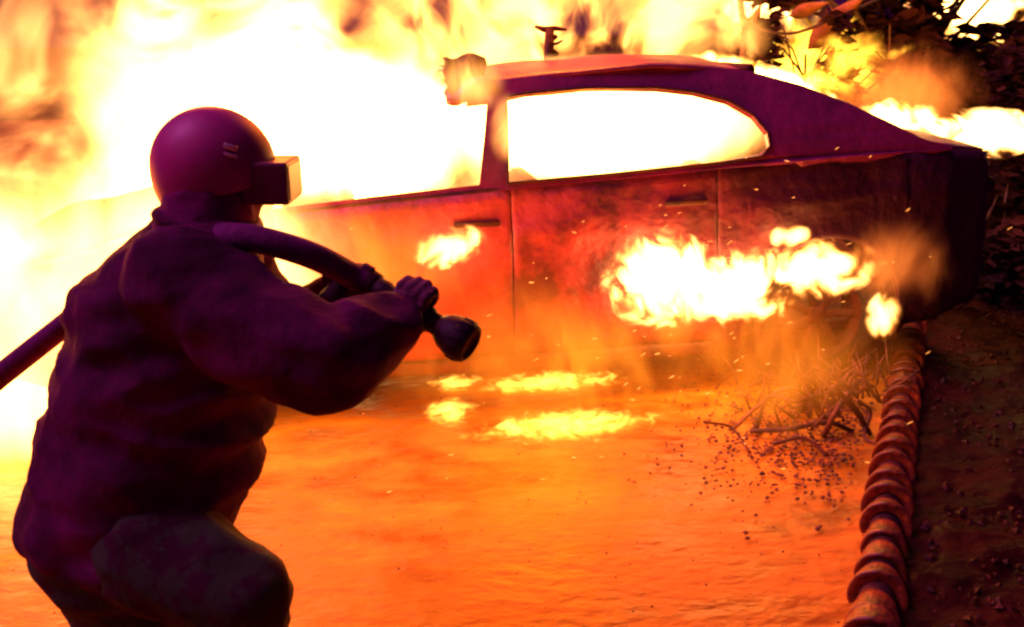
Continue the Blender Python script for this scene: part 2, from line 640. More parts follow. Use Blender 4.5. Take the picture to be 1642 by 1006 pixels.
def side_panel(name, x0, x1, s, m, parent, zb=None, rows=16, step=.02, label=None):
    xs = [x0 + (x1 - x0) * i / max(2, int((x1 - x0) / step)) for i in range(max(2, int((x1 - x0) / step)) + 1)]
    for c in (WF, WR):
        for e in (c - RA, c + RA):
            for d in (-.001, .001):
                if x0 < e + d < x1: xs.append(e + d)
    xs = sorted(xs)
    V, F = [], []
    for x in xs:
        zt = interp(BELT, x)
        b = zbot(x) if zb is None else max(zb, zbot(x))
        for r in range(rows + 1):
            z = b + (zt - b) * r / rows
            V.append((x, s * yside(x, z), z))
    n = rows + 1
    for i in range(len(xs) - 1):
        for r in range(rows):
            a = i * n + r
            F.append((a, a + n, a + n + 1, a + 1) if s < 0 else (a, a + 1, a + n + 1, a + n))
    o = pyd(name, V, F, m, parent)
    solid(o, .012, 1 if s > 0 else 1)
    if label: o['label'] = label
    return o


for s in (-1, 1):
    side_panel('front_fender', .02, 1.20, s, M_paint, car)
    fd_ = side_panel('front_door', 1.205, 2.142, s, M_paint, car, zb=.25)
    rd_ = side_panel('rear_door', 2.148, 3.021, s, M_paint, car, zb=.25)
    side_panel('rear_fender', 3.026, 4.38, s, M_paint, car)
    side_panel('light_block_panel', .5, 4.2, s * .955, M_char, car, step=.06)  # dark liner added to block cabin light at the door gaps
    bm = bmesh.new()
    bm_box(bm, (2.1, s * .835, .215), (1.85, .05, .055), bev=.012)
    from_bm('sill', bm, M_char, car)
    for (hx, pr) in ((2.00, fd_), (2.88, rd_)):
        bm = bmesh.new()
        hz = interp(BELT, hx) - .12
        bm_box(bm, (hx, s * (yside(hx, hz) + .028), hz), (.19, .018, .026), bev=.007)
        for e in (-.08, .08):
            bm_box(bm, (hx + e, s * (yside(hx, hz) + .012), hz), (.02, .03, .02), bev=.004)
        from_bm('handle', bm, M_char, pr)
    # belt moulding
    V, F = tube_vf([(x / 100, s * (yside(x / 100, interp(BELT, x / 100)) + .002), interp(BELT, x / 100) + .004) for x in range(122, 330, 6)], .010, 8)
    pyd('belt_moulding', V, F, M_char, car)
    # wheel arch liner
    for c in (WF, WR):
        V, F = [], []
        for k in range(19):
            a = math.pi * k / 18
            for yy in (.84, .55):
                V.append((c + (RA + .004) * math.cos(a), s * yy, .31 + (RA + .004) * math.sin(a)))
        for k in range(18): F.append((2 * k, 2 * k + 1, 2 * k + 3, 2 * k + 2))
        solid(pyd('wheel_arch', V, F, M_char, car), .01)


def deck(name, xs, zf, m, wf, ny=14, crown=.03, und=.0):
    V, F = [], []
    for x in xs:
        hw = wf(x)
        for j in range(ny + 1):
            t = -1 + 2 * j / ny
            z = zf(x) + crown * (1 - t * t) + und * mnoise.noise(Vector((x * 3, t * 2.5, 4)))
            V.append((x, t * hw, z))
    n = ny + 1
    for i in range(len(xs) - 1):
        for j in range(ny):
            a = i * n + j
            F.append((a, a + n, a + n + 1, a + 1))
    return solid(pyd(name, V, F, m, car), .012)


fr = lambda a, b, n: [a + (b - a) * i / n for i in range(n + 1)]
deck('bonnet', fr(.04, 1.14, 24), lambda x: interp(BELT, x) + .004, M_char, lambda x: yside(x, interp(BELT, x)) - .01, crown=.05, und=.04)
deck('boot_lid', fr(3.93, 4.37, 12), lambda x: interp(BELT, x) + .004, M_roof, lambda x: yside(x, interp(BELT, x)) - .01, crown=.03, und=.01)
# roof with buckled front edge
ROOF = [(1.95, 1.335), (2.1, 1.356), (2.4, 1.385), (2.8, 1.402), (3.1, 1.392), (3.25, 1.372)]
RW = lambda x: interp([(1.95, .57), (2.2, .60), (2.9, .61), (3.25, .57)], x)
deck('roof', fr(1.98, 3.25, 28), lambda x: interp(ROOF, x) + (.03 * math.exp(-((x - 1.98) / .08) ** 2)), M_roof, RW, crown=.035, und=.012)
# buckled header flap: a torn plate standing up at the roof's front corner, and a curled lip under it
for (nm, px0, px1, py0, py1, dd, mm) in (('torn_roof_plate', 712, 776, 92, 136, 3.92, M_rust), ('buckled_roof_edge', 714, 792, 134, 164, 3.86, M_roof)):
    V, F = [], []
    for i in range(9):
        for j in range(7):
            u, v = i / 8, j / 6
            p = at(px0 + (px1 - px0) * u + 3 * math.sin(9 * v), py0 + (py1 - py0) * v + (4 * math.sin(7 * u) - (6 * u if dd < 3.9 else 0)), dd + .05 * u + .02 * math.sin(5 * u + 3 * v))
            V.append(CAR_M.inverted() @ p)
    for i in range(8):
        for j in range(6):
            a = i * 7 + j
            F.append((a, a + 7, a + 8, a + 1))
    solid(pyd(nm, V, F, mm, car), .03)

# side frames (cantrail, pillars, window openings)
def greenhouse(s):
    top = [(1.98, 1.335)] + [(x, interp(ROOF, x)) for x in (2.1, 2.4, 2.8, 3.1, 3.25)] + [(3.45, 1.315), (3.65, 1.235), (3.85, 1.14), (3.98, 1.075), (4.12, 1.035)]
    bot = [(x, interp(BELT, x) + .002) for x in (4.12, 3.9, 3.6, 3.3, 3.0, 2.6, 2.2, 1.8, 1.4, 1.20)]
    outer = top + bot + [(1.20, .915), (1.6, .945), (2.02, .972), (2.085, 1.292), (2.0, 1.285)]
    # front window
    h2 = [(2.135, .972), (2.6, .992), (3.05, 1.018), (3.22, 1.035), (3.262, 1.075), (3.26, 1.13), (3.21, 1.20), (3.11, 1.262), (2.97, 1.300), (2.8, 1.322), (2.5, 1.328), (2.25, 1.315), (2.165, 1.302)]

    def to3(p):
        x, z = p
        b = interp(BELT, x)
        t = max(0, (z - b) / (1.38 - b))
        y = interp([(1.1, .83), (3.4, .835), (4.12, .78)], x) * (1 - t) + t * .60
        y += .02 * math.sin(math.pi * min(1, t))
        return (x, s * y, z)

    rings = []
    for ring in (outer, h2):
        q = []
        for a, b in zip(ring, ring[1:] + ring[:1]):
            n = max(1, int(math.hypot(a[0] - b[0], a[1] - b[1]) / .05))
            for k in range(n): q.append((a[0] + (b[0] - a[0]) * k / n, a[1] + (b[1] - a[1]) * k / n))
        rings.append(q)
    tr = tessellate_polygon([[Vector((p[0], p[1], 0)) for p in r] for r in rings])
    flat = [p for r in rings for p in r]
    V = [to3(p) for p in flat]
    F = []
    for t in tr:
        a, b, c = [flat[k] for k in t]
        ar = (b[0] - a[0]) * (c[1] - a[1]) - (c[0] - a[0]) * (b[1] - a[1])
        if abs(ar) < 1e-9: continue
        F.append(tuple(t) if (ar > 0) == (s < 0) else tuple(t)[::-1])
    o = pyd('side_frame', V, F, M_roof, car, smooth=False)
    solid(o, .035, -1)
    for r_ in (rings[1],):
        Vs, Fs = [], []
        pts = [Vector(to3(p)) for p in r_]
        tube_vf(pts + [pts[0]], .007, 6, False, Vs, Fs)
        pyd('window_seal', Vs, Fs, M_char, car)


greenhouse(-1)
greenhouse(1)
# rear window frame bars and header across the car
for (p, q, r) in (((1.16, -.80, .90), (1.16, .80, .90), .03), ((1.99, -.55, 1.335), (1.99, .56, 1.335), .024), ((3.25, -.57, 1.375), (3.25, .57, 1.375), .03), ((3.95, -.72, 1.06), (3.95, .72, 1.06), .03)):
    V, F = tube_vf([p, q], r, 10)
    pyd('cross_bar', V, F, M_char, car)
# fascia front and rear
for (nm, xx, sgn) in (('front_bumper', .0, -1), ('rear_bumper', 4.40, 1)):
    V, F = [], []
    for j in range(21):
        t = -1 + 2 * j / 20
        y = t * .70
        for k, (dx, z) in enumerate(((-.01, .26), (.05, .30), (.07, .40), (.07, .50), (.03, .56), (.0, .66), (-.02, .72 if sgn < 0 else .98))):
            V.append((xx + sgn * (dx - .10 * t * t * t * t), y, z))
    for j in range(20):
        for k in range(6):
            a = j * 7 + k
            F.append((a, a + 1, a + 8, a + 7))
    solid(pyd(nm, V, F, M_char, car), .02)
for s in (-1, 1):
    bm = bmesh.new(); bm_box(bm, (.06, s * .54, .62), (.10, .26, .12), bev=.03)
    from_bm('headlight', bm, M_lens, car)
    bm = bmesh.new(); bm_box(bm, (4.38, s * .58, .80), (.09, .24, .16), bev=.03)
    from_bm('tail_light', bm, M_rust, car)
# floor, dashboard, seats
bm = bmesh.new(); bm_box(bm, (2.2, 0, .25), (3.9, 1.52, .03)); from_bm('floor_pan', bm, M_char, car, False)
bm = bmesh.new(); bm_box(bm, (1.36, 0, .80), (.32, 1.40, .14), bev=.04); from_bm('dashboard', bm, M_char, car)
V, F = tube_vf([Vector((1.62 + .05 * math.sin(a), .36 + .18 * math.cos(a), .86 + .17 * math.sin(a))) for a in [2 * math.pi * k / 24 for k in range(25)]], .013, 8, False)
pyd('steering_wheel', V, F, M_char, car)
for sy in (-.36, .36):
    for sx in (2.0, 2.85):
        bm = bmesh.new()
        bm_box(bm, (sx, sy, .48), (.48, .48, .12), bev=.04)
        bm_box(bm, (sx + .25, sy, .74), (.10, .46, .42), Matrix.Rotation(R(14), 3, 'Y'), bev=.04)
        from_bm('seat', bm, M_seat, car)


def wheel(xc, s):
    wr = empty('wheel')
    wr.parent = car
    wr.location = (xc, s * .74, .31)
    MR = Matrix.Rotation(R(90), 4, 'X')
    prof = [(.20, -.09), (.27, -.10), (.305, -.085), (.312, -.05), (.312, .05), (.305, .085), (.27, .10), (.20, .09)]
    V, F = lathe_vf(prof, 36, MR)
    V = [v + Vector((0, 0, .012 * max(0, -v.z / .31) ** 4)) for v in V]
    pyd('tyre', V, F, M_tyre, wr)
    V, F = lathe_vf([(.205, -.09), (.195, -.06), (.185, -.02), (.185, .06), (.205, .09)], 36, MR)
    pyd('rim', V, F, M_char, wr)
    bm = bmesh.new()
    for k in range(7):
        a = 2 * math.pi * k / 7
        bm_box(bm, (.11 * math.cos(a), s * .045, .11 * math.sin(a)), (.17, .025, .035), Matrix.Rotation(-a, 3, 'Y'), bev=.006)
    bm_box(bm, (0, s * .045, 0), (.09, .04, .09), bev=.02)
    from_bm('spoke', bm, M_char, wr).name = 'hub_cap'


for xc in (WF, WR):
    for s in (-1, 1): wheel(xc, s)

# ------------------------------------------------------------------ post with hooks behind the roof
pb = at(882, 112, 4.75)
root = empty('charred_post', (pb.x, pb.y, 0))
tag(root, 'short charred post with stubby hooks sticking up behind the car roof', 'post')
top = at(880, 46, 4.75).z
V, F = tube_vf([(0, 0, 0), (.01, 0, pb.z * .5), (-.01, 0, pb.z), (0, 0, top)], [.035, .033, .028, .024], 10)
pyd('pole', V, F, M_char, root)
V, F = tube_vf([(-.075, 0, top + .012), (-.03, 0, top - .004), (.03, .01, top), (.085, 0, top - .008)], [.008, .016, .013, .006], 8)
pyd('cross_piece', V, F, M_char, root)
for dz, ln, up, r_ in ((.045, .035, .006, .020), (.078, .065, .020, .009), (.115, .040, -.012, .022), (.160, .060, .016, .010), (.185, -.035, .010, .014)):
    zz = top - dz
    V, F = tube_vf([(0, 0, zz), (ln * .6, .01, zz + up * .3), (ln, 0, zz + up)], [r_, r_ * .8, r_ * .5], 8)
    pyd('hook', V, F, M_char, root)

# ------------------------------------------------------------------ debris beside the rear wheel
deb_mats = (M_rust, M_char, M_rust)
kinds = (
    ('curled rusty metal strip lying before the rear wheel', [(1180, 640), (1225, 600), (1270, 575), (1310, 600), (1335, 640)], .008),
    ('arched metal band standing up over the debris heap', [(1215, 640), (1235, 585), (1280, 592), (1322, 585), (1340, 630)], .009),
    ('long flat metal strip at the foot of the debris', [(1205, 655), (1270, 650), (1330, 640), (1370, 655)], .010),
    ('straight scorched rod leaning at the right of the heap', [(1325, 640), (1345, 600), (1365, 570)], .011),
    ('bent dark rod crossing behind the leaning rod', [(1340, 570), (1375, 610), (1400, 650)], .010),
    ('twisted wire loop at the heap\'s right edge', [(1380, 580), (1402, 600), (1392, 640), (1420, 655)], .007),
    ('thin charred twig at the left tip of the debris', [(1130, 640), (1175, 650), (1205, 690)], .006),
    ('charred stick low on the concrete below the heap', [(1240, 700), (1290, 690), (1330, 720)], .008),
)
for i, (lab, pts, r_) in enumerate(kinds):
    d = 3.72 - .02 * i
    P = catmull([at(x, y, d + .05 * math.sin(k * 2.1 + i)) for k, (x, y) in enumerate(pts)], 6)
    mz = min(p.z for p in P)
    sh = r_ - min(mz, 1e9) if mz < r_ else r_ - mz
    P = [p + Vector((0, 0, sh)) for p in P]
    c0 = P[0].copy()
    V, F = tube_vf([p - c0 for p in P], r_, 8)
    V = [Vector((v.x, v.y * 1.0, v.z)) for v in V]
    o = pyd('metal_strip' if i < 6 else 'charred_stick', V, F, deb_mats[i % 3])
    o.location = c0
    tag(o, lab, 'debris', 'burnt debris by the rear wheel')
# tangled brushwood (uncountable)
V, F = [], []
for k in range(150):
    x = random.gauss(1320, 60); y = random.gauss(625, 22)
    b = ground_at(max(1160, min(1430, x)), max(585, min(690, y)) + 25)
    a = random.uniform(0, 6.28); L_ = random.uniform(.06, .26); el = random.uniform(.1, 1.1)
    d = Vector((math.cos(a) * math.cos(el), math.sin(a) * math.cos(el) * .5, math.sin(el))) * L_
    b.z = random.uniform(.0, .08)
    mid = b + d * .5 + Vector((random.uniform(-.03, .03), 0, random.uniform(-.01, .03)))
    tube_vf([b, mid, b + d], [.006, .005, .002], 5, True, V, F)
o = pyd('brushwood', V, F, M_rust)
tag(o, 'tangle of scorched twigs and wire heaped before the rear wheel', kind='stuff')


# ------------------------------------------------------------------ tree and shrubs upper right
def leaf_cloud(n, c, rad, ls, seed, gap=.0, flat=1.0):
    rnd = random.Random(seed)
    V, F = [], []
    k = 0
    while k < n:
        p = Vector((rnd.uniform(-1, 1), rnd.uniform(-1, 1), rnd.uniform(-1, 1)))
        if p.length > 1: continue
        q = Vector((p.x * rad[0], p.y * rad[1], p.z * rad[2]))
        if mnoise.noise((Vector(c) + q) * 2.4 + Vector((seed, 0, 0))) < gap: continue
        k += 1
        s = ls * rnd.uniform(.6, 1.4)
        rot = Matrix.Rotation(rnd.uniform(0, 6.28), 3, 'Z') @ Matrix.Rotation(rnd.uniform(-1.3, 1.3), 3, 'X') @ Matrix.Rotation(rnd.uniform(-.6, .6), 3, 'Y')
        b = len(V)
        for v in ((-1, 0, 0), (-.2, -.42, .08), (1, 0, -.05), (-.2, .42, .08), (-.1, 0, -.06)):
            V.append(Vector(c) + q + rot @ (Vector(v) * s))
        F += [(b, b + 1, b + 4), (b + 1, b + 2, b + 4), (b + 2, b + 3, b + 4), (b + 3, b, b + 4)]
    return V, F


def tree(name, base, crowns, label, seed, trunk_r=.07, n=1500, ls=.05, gap=-.05, cat='tree'):
    root = empty(name, base)
    tag(root, label, cat)
    rnd = random.Random(seed)
    b = Vector(base)
    V, F = [], []
    top = sum((Vector(c[0]) for c in crowns), Vector()) / len(crowns) - b
    tube_vf([Vector((0, 0, 0)), Vector((top.x * .2, top.y * .3, top.z * .35)), Vector((top.x * .6, top.y, top.z * .7)), top], [trunk_r, trunk_r * .75, trunk_r * .5, trunk_r * .25], 9, True, V, F)
    pyd('trunk', V, F, M_bark, root)
    V, F = [], []
    for c, r_ in crowns:
        c = Vector(c) - b
        for _ in range(5):
            e = c + Vector((rnd.uniform(-1, 1) * r_[0], rnd.uniform(-1, 1) * r_[1], rnd.uniform(-.5, 1) * r_[2])) * .8
            st = top * rnd.uniform(.4, .9)
            tube_vf([st, st.lerp(e, .5) + Vector((0, 0, .06)), e], [trunk_r * .3, trunk_r * .2, .006], 6, True, V, F)
    pyd('limb', V, F, M_bark, root)
    V, F = [], []
    for i, (c, r_) in enumerate(crowns):
        v, f = leaf_cloud(n, Vector(c) - b, r_, ls, seed + i, gap)
        o = len(V)
        V += v
        F += [tuple(k + o for k in t) for t in f]
    cr = pyd('crown', V, F, M_leaf, root, False)
    cr['kind'] = 'stuff'
    return root


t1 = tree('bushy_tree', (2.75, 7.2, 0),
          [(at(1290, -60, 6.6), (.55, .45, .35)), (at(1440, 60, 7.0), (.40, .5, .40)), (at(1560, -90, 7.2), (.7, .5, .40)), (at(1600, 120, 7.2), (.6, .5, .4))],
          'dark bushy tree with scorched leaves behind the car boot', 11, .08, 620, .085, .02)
for k, (x, y, a, s) in enumerate(((1345, 35, -.75, .24), (1300, 15, -.3, .13), (1235, 55, -.5, .10), (1350, 95, .5, .10), (1215, 30, -1.3, .09))):
    V, F = [], []
    for i in range(9):
        t = i / 8
        hw = .26 * math.sin(math.pi * t ** .8) * (1 - .2 * t)
        for j in (-1, -.5, 0, .5, 1):
            V.append(Vector(((t - .5) * 2 * s, .03 * abs(j) + .03 * math.sin(3 * t), j * hw * s * 1.4)))
    for i in range(8):
        for j in range(4):
            q = i * 5 + j
            F.append((q, q + 5, q + 6, q + 1))
    V = [Matrix.Rotation(a, 3, 'Y') @ v for v in V]
    o = pyd('leaf', V, F, M_dryleaf, t1)
    o.location = at(x, y, 5.9) - Vector(t1.location)
    solid(o, .004)
V, F = tube_vf(catmull([at(1186, 115, 5.8), at(1194, 60, 5.8), at(1188, 10, 5.8), at(1180, -60, 5.8)], 5), [.02] * 16, 8)
V2 = catmull([at(1194, 35, 5.8), at(1230, 50, 5.8), at(1280, 52, 5.85), at(1360, 20, 5.9), at(1460, -20, 6.2), at(1560, -40, 6.8)], 5)
tube_vf(V2, .010, 6, True, V, F)
V = [v - Vector(t1.location) for v in V]
pyd('branch', V, F, M_bark, t1)

tree('low_shrub', (1.95, 6.3, 0), [(at(1215, 70, 6.0), (.20, .2, .24)), (at(1290, 60, 6.0), (.36, .25, .18)), (at(1370, 130, 6.0), (.25, .25, .25))],
     'low scorched shrub burning behind the sloping rear roof', 31, .03, 150, .06, .08, 'shrub')
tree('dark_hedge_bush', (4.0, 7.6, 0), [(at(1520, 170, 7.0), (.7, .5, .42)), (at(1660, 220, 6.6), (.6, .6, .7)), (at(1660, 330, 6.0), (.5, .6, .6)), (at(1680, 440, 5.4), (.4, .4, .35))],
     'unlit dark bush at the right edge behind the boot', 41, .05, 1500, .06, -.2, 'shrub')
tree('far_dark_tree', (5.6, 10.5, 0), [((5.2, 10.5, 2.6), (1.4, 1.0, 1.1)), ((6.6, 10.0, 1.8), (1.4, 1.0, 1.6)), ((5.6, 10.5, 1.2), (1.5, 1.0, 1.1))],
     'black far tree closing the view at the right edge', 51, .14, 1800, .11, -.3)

# ------------------------------------------------------------------ the person
DP = 2.15


def sphere_chain(bm, pts, sub=2, flat=None):
    """pts: list of (Vector, radius): overlapping spheres"""
    for (a, ra), (b, rb) in zip(pts, pts[1:]):
        L_ = (b - a).length
        n = max(1, int(L_ / (min(ra, rb) * .28)))
        for k in range(n + 1):
            t = k / n
            r_ = bmesh.ops.create_icosphere(bm, subdivisions=sub, radius=ra + (rb - ra) * t)
            bmesh.ops.translate(bm, verts=r_['verts'], vec=a.lerp(b, t))


CX = CM.to_3x3() @ Vector((1, 0, 0))     # across
CD = Vector((0, 1, 0))                   # away


def ellip(bm, c, rx, ry, rz, rot=None, sub=3):
    r_ = bmesh.ops.create_icosphere(bm, subdivisions=sub, radius=1)
    for v in r_['verts']:
        q = Vector((v.co.x * rx, v.co.y * ry, v.co.z * rz))
        if rot is not None: q = rot @ q
        v.co = q + c


def stack(bm, rings):
    """closed loft: (centre, half width, half depth)"""
    n = 28
    L_ = []
    for c, a, b in rings:
        L_.append([bm.verts.new(c + Vector((a * math.cos(2 * math.pi * k / n), b * math.sin(2 * math.pi * k / n), 0))) for k in range(n)])
    for p, q in zip(L_, L_[1:]):
        for k in range(n): bm.faces.new((p[k], p[(k + 1) % n], q[(k + 1) % n], q[k]))
    bm.faces.new(L_[0][::-1]); bm.faces.new(L_[-1])


def fuse(name, bm, m, parent, voxel=.011, smooth=6, wr=0.0, wsc=5.0, seed=0, origin=Vector()):
    bmesh.ops.translate(bm, verts=bm.verts, vec=-origin)
    o = from_bm(name, bm, m, parent)
    md = o.modifiers.new('r', 'REMESH'); md.mode = 'VOXEL'; md.voxel_size = voxel
    ms = o.modifiers.new('s', 'SMOOTH'); ms.iterations = smooth; ms.factor = .5
    bake(o)
    if wr:
        me = o.data
        cos = []
        for v in me.vertices:
            p = v.co
            f = mnoise.noise(Vector((p.x * wsc * .8, p.y * wsc, p.z * wsc * 1.7 + p.x * 3)) + Vector((seed, 0, 0)))
            fe = mnoise.noise(Vector((p.x * 3 + p.z * 9, p.y * 3, p.z * 11 - p.x * 7)) + Vector((seed, 2, 0)))
            f2 = mnoise.noise(Vector((p.x * wsc * 2.6 + p.z * 5, p.y * wsc * 2.2, p.z * wsc * 3.4)) + Vector((seed, 5, 0)))
            rid = (1 - abs(f) * 2.2)
            cos.append(v.co + v.normal * (wr * (rid * .75 + fe * .75 + f2 * .25)))
        for v, c in zip(me.vertices, cos): v.co = c
        me.update()
    if len(o.data.materials) == 0: o.data.materials.append(m)
    return o


hipR, kneeR = at(250, 885, 2.03), at(392, 955, 1.96)
hipL, kneeL = at(190, 880, 2.28), at(330, 960, 2.36)
ankR = Vector((kneeR.x - .05, kneeR.y + .02, .10)); ankL = Vector((kneeL.x - .22, kneeL.y + .10, .10))
PO = Vector(((ankR.x + ankL.x) / 2, (ankR.y + ankL.y) / 2, 0))
head = at(345, 262, DP)
neck = at(338, 345, DP)
shR, shL = at(300, 455, 1.98), at(345, 420, 2.36)
elR = at(525, 580, 1.95)
wrR = at(628, 520, 2.06)
haR = at(655, 482, 2.11)
elL = at(455, 560, 2.42)
haL = at(548, 470, 2.26)
pel = at(212, 840, DP)

# body: one continuous mesh
bm = bmesh.new()
ellip(bm, head + Vector((.01, 0, -.005)), .095, .078, .115)
ellip(bm, head + Vector((.035, 0, -.075)), .062, .055, .055)          # jaw
ellip(bm, head + Vector((.105, 0, -.035)), .020, .014, .022)          # nose
ellip(bm, head + Vector((.095, 0, -.075)), .014, .024, .010)          # lips
for s in (-1, 1):
    ellip(bm, head + Vector((-.01, s * .08, -.02)), .018, .010, .030)   # ears
    ellip(bm, head + Vector((.088, s * .032, 0.0)), .014, .014, .014)   # eyes
sphere_chain(bm, [(head + Vector((0, 0, -.06)), .055), (neck, .058), (neck + Vector((-.02, 0, -.08)), .075)])
stack(bm, [(at(300, 400, DP), .10, .16), (at(285, 470, DP), .15, .19), (at(265, 600, DP), .16, .17), (at(240, 740, DP), .15, .16), (at(212, 860, DP), .16, .17), (at(205, 910, DP), .12, .12)])
for sh, el, ha in ((shR, elR, haR), (shL, elL, haL)):
    sphere_chain(bm, [(sh, .07), (el, .05), (ha.lerp(el, .12), .03)])
for hp, kn, an in ((hipR, kneeR, ankR), (hipL, kneeL, ankL)):
    sphere_chain(bm, [(hp, .085), (kn, .062), (kn.lerp(an, .35), .058), (an, .04)])
    sphere_chain(bm, [(an + Vector((0, 0, -.05)), .04), (an + Vector((.14, -.02, -.06)), .034)])


def fingers(bm, ha, ax, up, out, r_, flip=1):
    """four fingers curled over a bar with direction ax, thumb below.  up: over the bar, out: away from the palm"""
    lens = (.9, 1.0, .95, .78)
    for i in range(4):
        b = ha + ax * (.030 - .021 * i) * 1.05 + up * .012
        L_ = lens[i]
        p1 = b + up * .030 * L_ + out * .004
        p2 = p1 + (up * .35 + out) .normalized() * .034 * L_
        p3 = p2 + (out * .55 - up * .8).normalized() * .026 * L_
        p4 = p3 + (-up - out * .3).normalized() * .018 * L_
        sphere_chain(bm, [(b, r_ * 1.05), (p1, r_ * 1.08), (p2, r_ * .98), (p3, r_ * .9), (p4, r_ * .8)])
    t0 = ha - ax * .01 - up * .03
    t1 = t0 + (ax * .7 - up * .6).normalized() * .034
    t2 = t1 + (ax * .5 + out * .8).normalized() * .030
    sphere_chain(bm, [(t0, r_ * 1.3), (t1, r_ * 1.15), (t2, r_ * .95)])


nz0, nz1 = at(585, 452, 2.14), at(742, 546, 2.055)
nax = (nz1 - nz0).normalized()
nup = (Vector((0, 0, 1)) - nax * nax.z).normalized()
nout = nax.cross(nup).normalized()
if nout.y < 0: nout = -nout      # away from camera
hcR = at(655, 492, 2.075)
hcL = at(548, 468, 2.20)
lax = Vector((-.45, 0, -.9)).normalized()
for hc in (hcR,):
    ellip(bm, hc, .036, .016, .034)
    fingers(bm, hc, nax, nup, nout, .0068)
ellip(bm, hcL, .03, .016, .03)
person_mesh = fuse('person', bm, M_skin, None, .0085, 3, origin=PO)
person_mesh.location = PO
person = person_mesh
tag(person, 'crouching firefighter in helmet and goggles, dark jacket, aiming a hose nozzle at the burning car', 'person')

# jacket: torso and sleeves as one garment
bm = bmesh.new()
J = [(332, 345, .085, .10), (318, 372, .130, .165), (293, 405, .172, .20), (275, 450, .208, .22), (270, 500, .215, .225), (270, 540, .212, .225), (265, 600, .232, .225), (250, 680, .250, .22), (233, 760, .245, .22), (216, 815, .236, .21), (208, 850, .222, .20), (210, 872, .19, .18)]
stack(bm, [(at(x, y, DP), a, b) for x, y, a, b in J])
sphere_chain(bm, [(shR, .125), (at(408, 532, 1.95), .112), (elR, .112), (elR.lerp(wrR, .5), .098), (elR.lerp(wrR, .85), .082), (wrR, .062)])
sphere_chain(bm, [(shL, .12), (elL, .09), (elL.lerp(haL, .5), .075), (elL.lerp(haL, .8), .055)])
jk = fuse('jacket', bm, M_jacket, person, .0095, 6, .021, 6.0, 3, origin=PO)
# hem band and belt
hem = [(at(238 + 190 * math.cos(a) * .93, 742, DP) + Vector((0, .225 * math.sin(a), 0))) - PO for a in [2 * math.pi * k / 40 for k in range(41)]]
V, F = [], []
for i, p in enumerate(hem):
    for dz in (.03, -.03): V.append(p + Vector((0, 0, dz)))
for i in range(40): F.append((2 * i, 2 * i + 1, 2 * i + 3, 2 * i + 2))
# hood and collar
bm = bmesh.new()
sphere_chain(bm, [(head + Vector((-.005, 0, -.055)), .108), (neck + Vector((0, 0, .01)), .112), (neck + Vector((-.01, 0, -.05)), .128)])
ellip(bm, head + Vector((.05, 0, -.07)), .062, .062, .05)
fuse('hood', bm, M_hood, person, .008, 4, .003, 14, 9, origin=PO)
bm = bmesh.new()
cpts = []
for k in range(25):
    a = 2 * math.pi * k / 24
    cpts.append(at(334, 352, DP) + Vector((-.004 + .104 * math.cos(a), .10 * math.sin(a), .006 - .012 * math.cos(a))) - PO)
V, F = tube_vf(cpts, .015, 10, False)
pyd('collar', V, F, M_jacket, jk)

# helmet
hm = bmesh.new()
bmesh.ops.create_uvsphere(hm, u_segments=48, v_segments=32, radius=1)
HC = at(343, 268, DP)
for v in hm.verts:
    x, y, z = v.co
    v.co = Vector((x * .140, y * .128, z * (.136 if z > 0 else .16)))
bmesh.ops.rotate(hm, verts=hm.verts, cent=(0, 0, 0), matrix=Matrix.Rotation(.10, 3, 'Y'))
geom = hm.verts[:] + hm.edges[:] + hm.faces[:]
bmesh.ops.bisect_plane(hm, geom=geom, plane_co=(0, 0, -.058), plane_no=(.22, 0, -1), clear_outer=True)
bmesh.ops.translate(hm, verts=hm.verts, vec=HC - PO)
ho = from_bm('helmet', hm, M_helmet, person)
solid(ho, .007, -1)
bm = bmesh.new()
bm_box(bm, HC - PO + Vector((.072, -.103, .055)), (.030, .006, .012), Matrix.Rotation(.3, 3, 'Y'), bev=.002)
bm_box(bm, HC - PO + Vector((.070, -.106, .038)), (.036, .006, .008), Matrix.Rotation(.3, 3, 'Y'), bev=.002)
from_bm('highlight_clip', bm, M_highlight, ho)  # pale pieces added as bright spots in place of helmet highlights
# goggles: box frame with lens
bm = bmesh.new()
gc = at(436, 288, DP) - PO
bm_box(bm, gc, (.105, .15, .094), Matrix.Rotation(.02, 3, 'Y'), bev=.006)
gg = from_bm('goggles', bm, M_goggle, person, False)
bm = bmesh.new()
bm_box(bm, gc + Vector((.052, 0, 0)), (.006, .13, .076), Matrix.Rotation(.02, 3, 'Y'), bev=.002)
from_bm('lens', bm, M_lens, gg, False)
V, F = [], []
for k in range(33):
    a = math.pi * 2 * k / 32
    for dz in (.016, -.016): V.append(head - PO + Vector((-.005 + .115 * math.cos(a), .103 * math.sin(a), -.040 + dz)))
for k in range(32): F.append((2 * k, 2 * k + 1, 2 * k + 3, 2 * k + 2))
solid(pyd('strap', V, F, M_goggle, gg), .004)

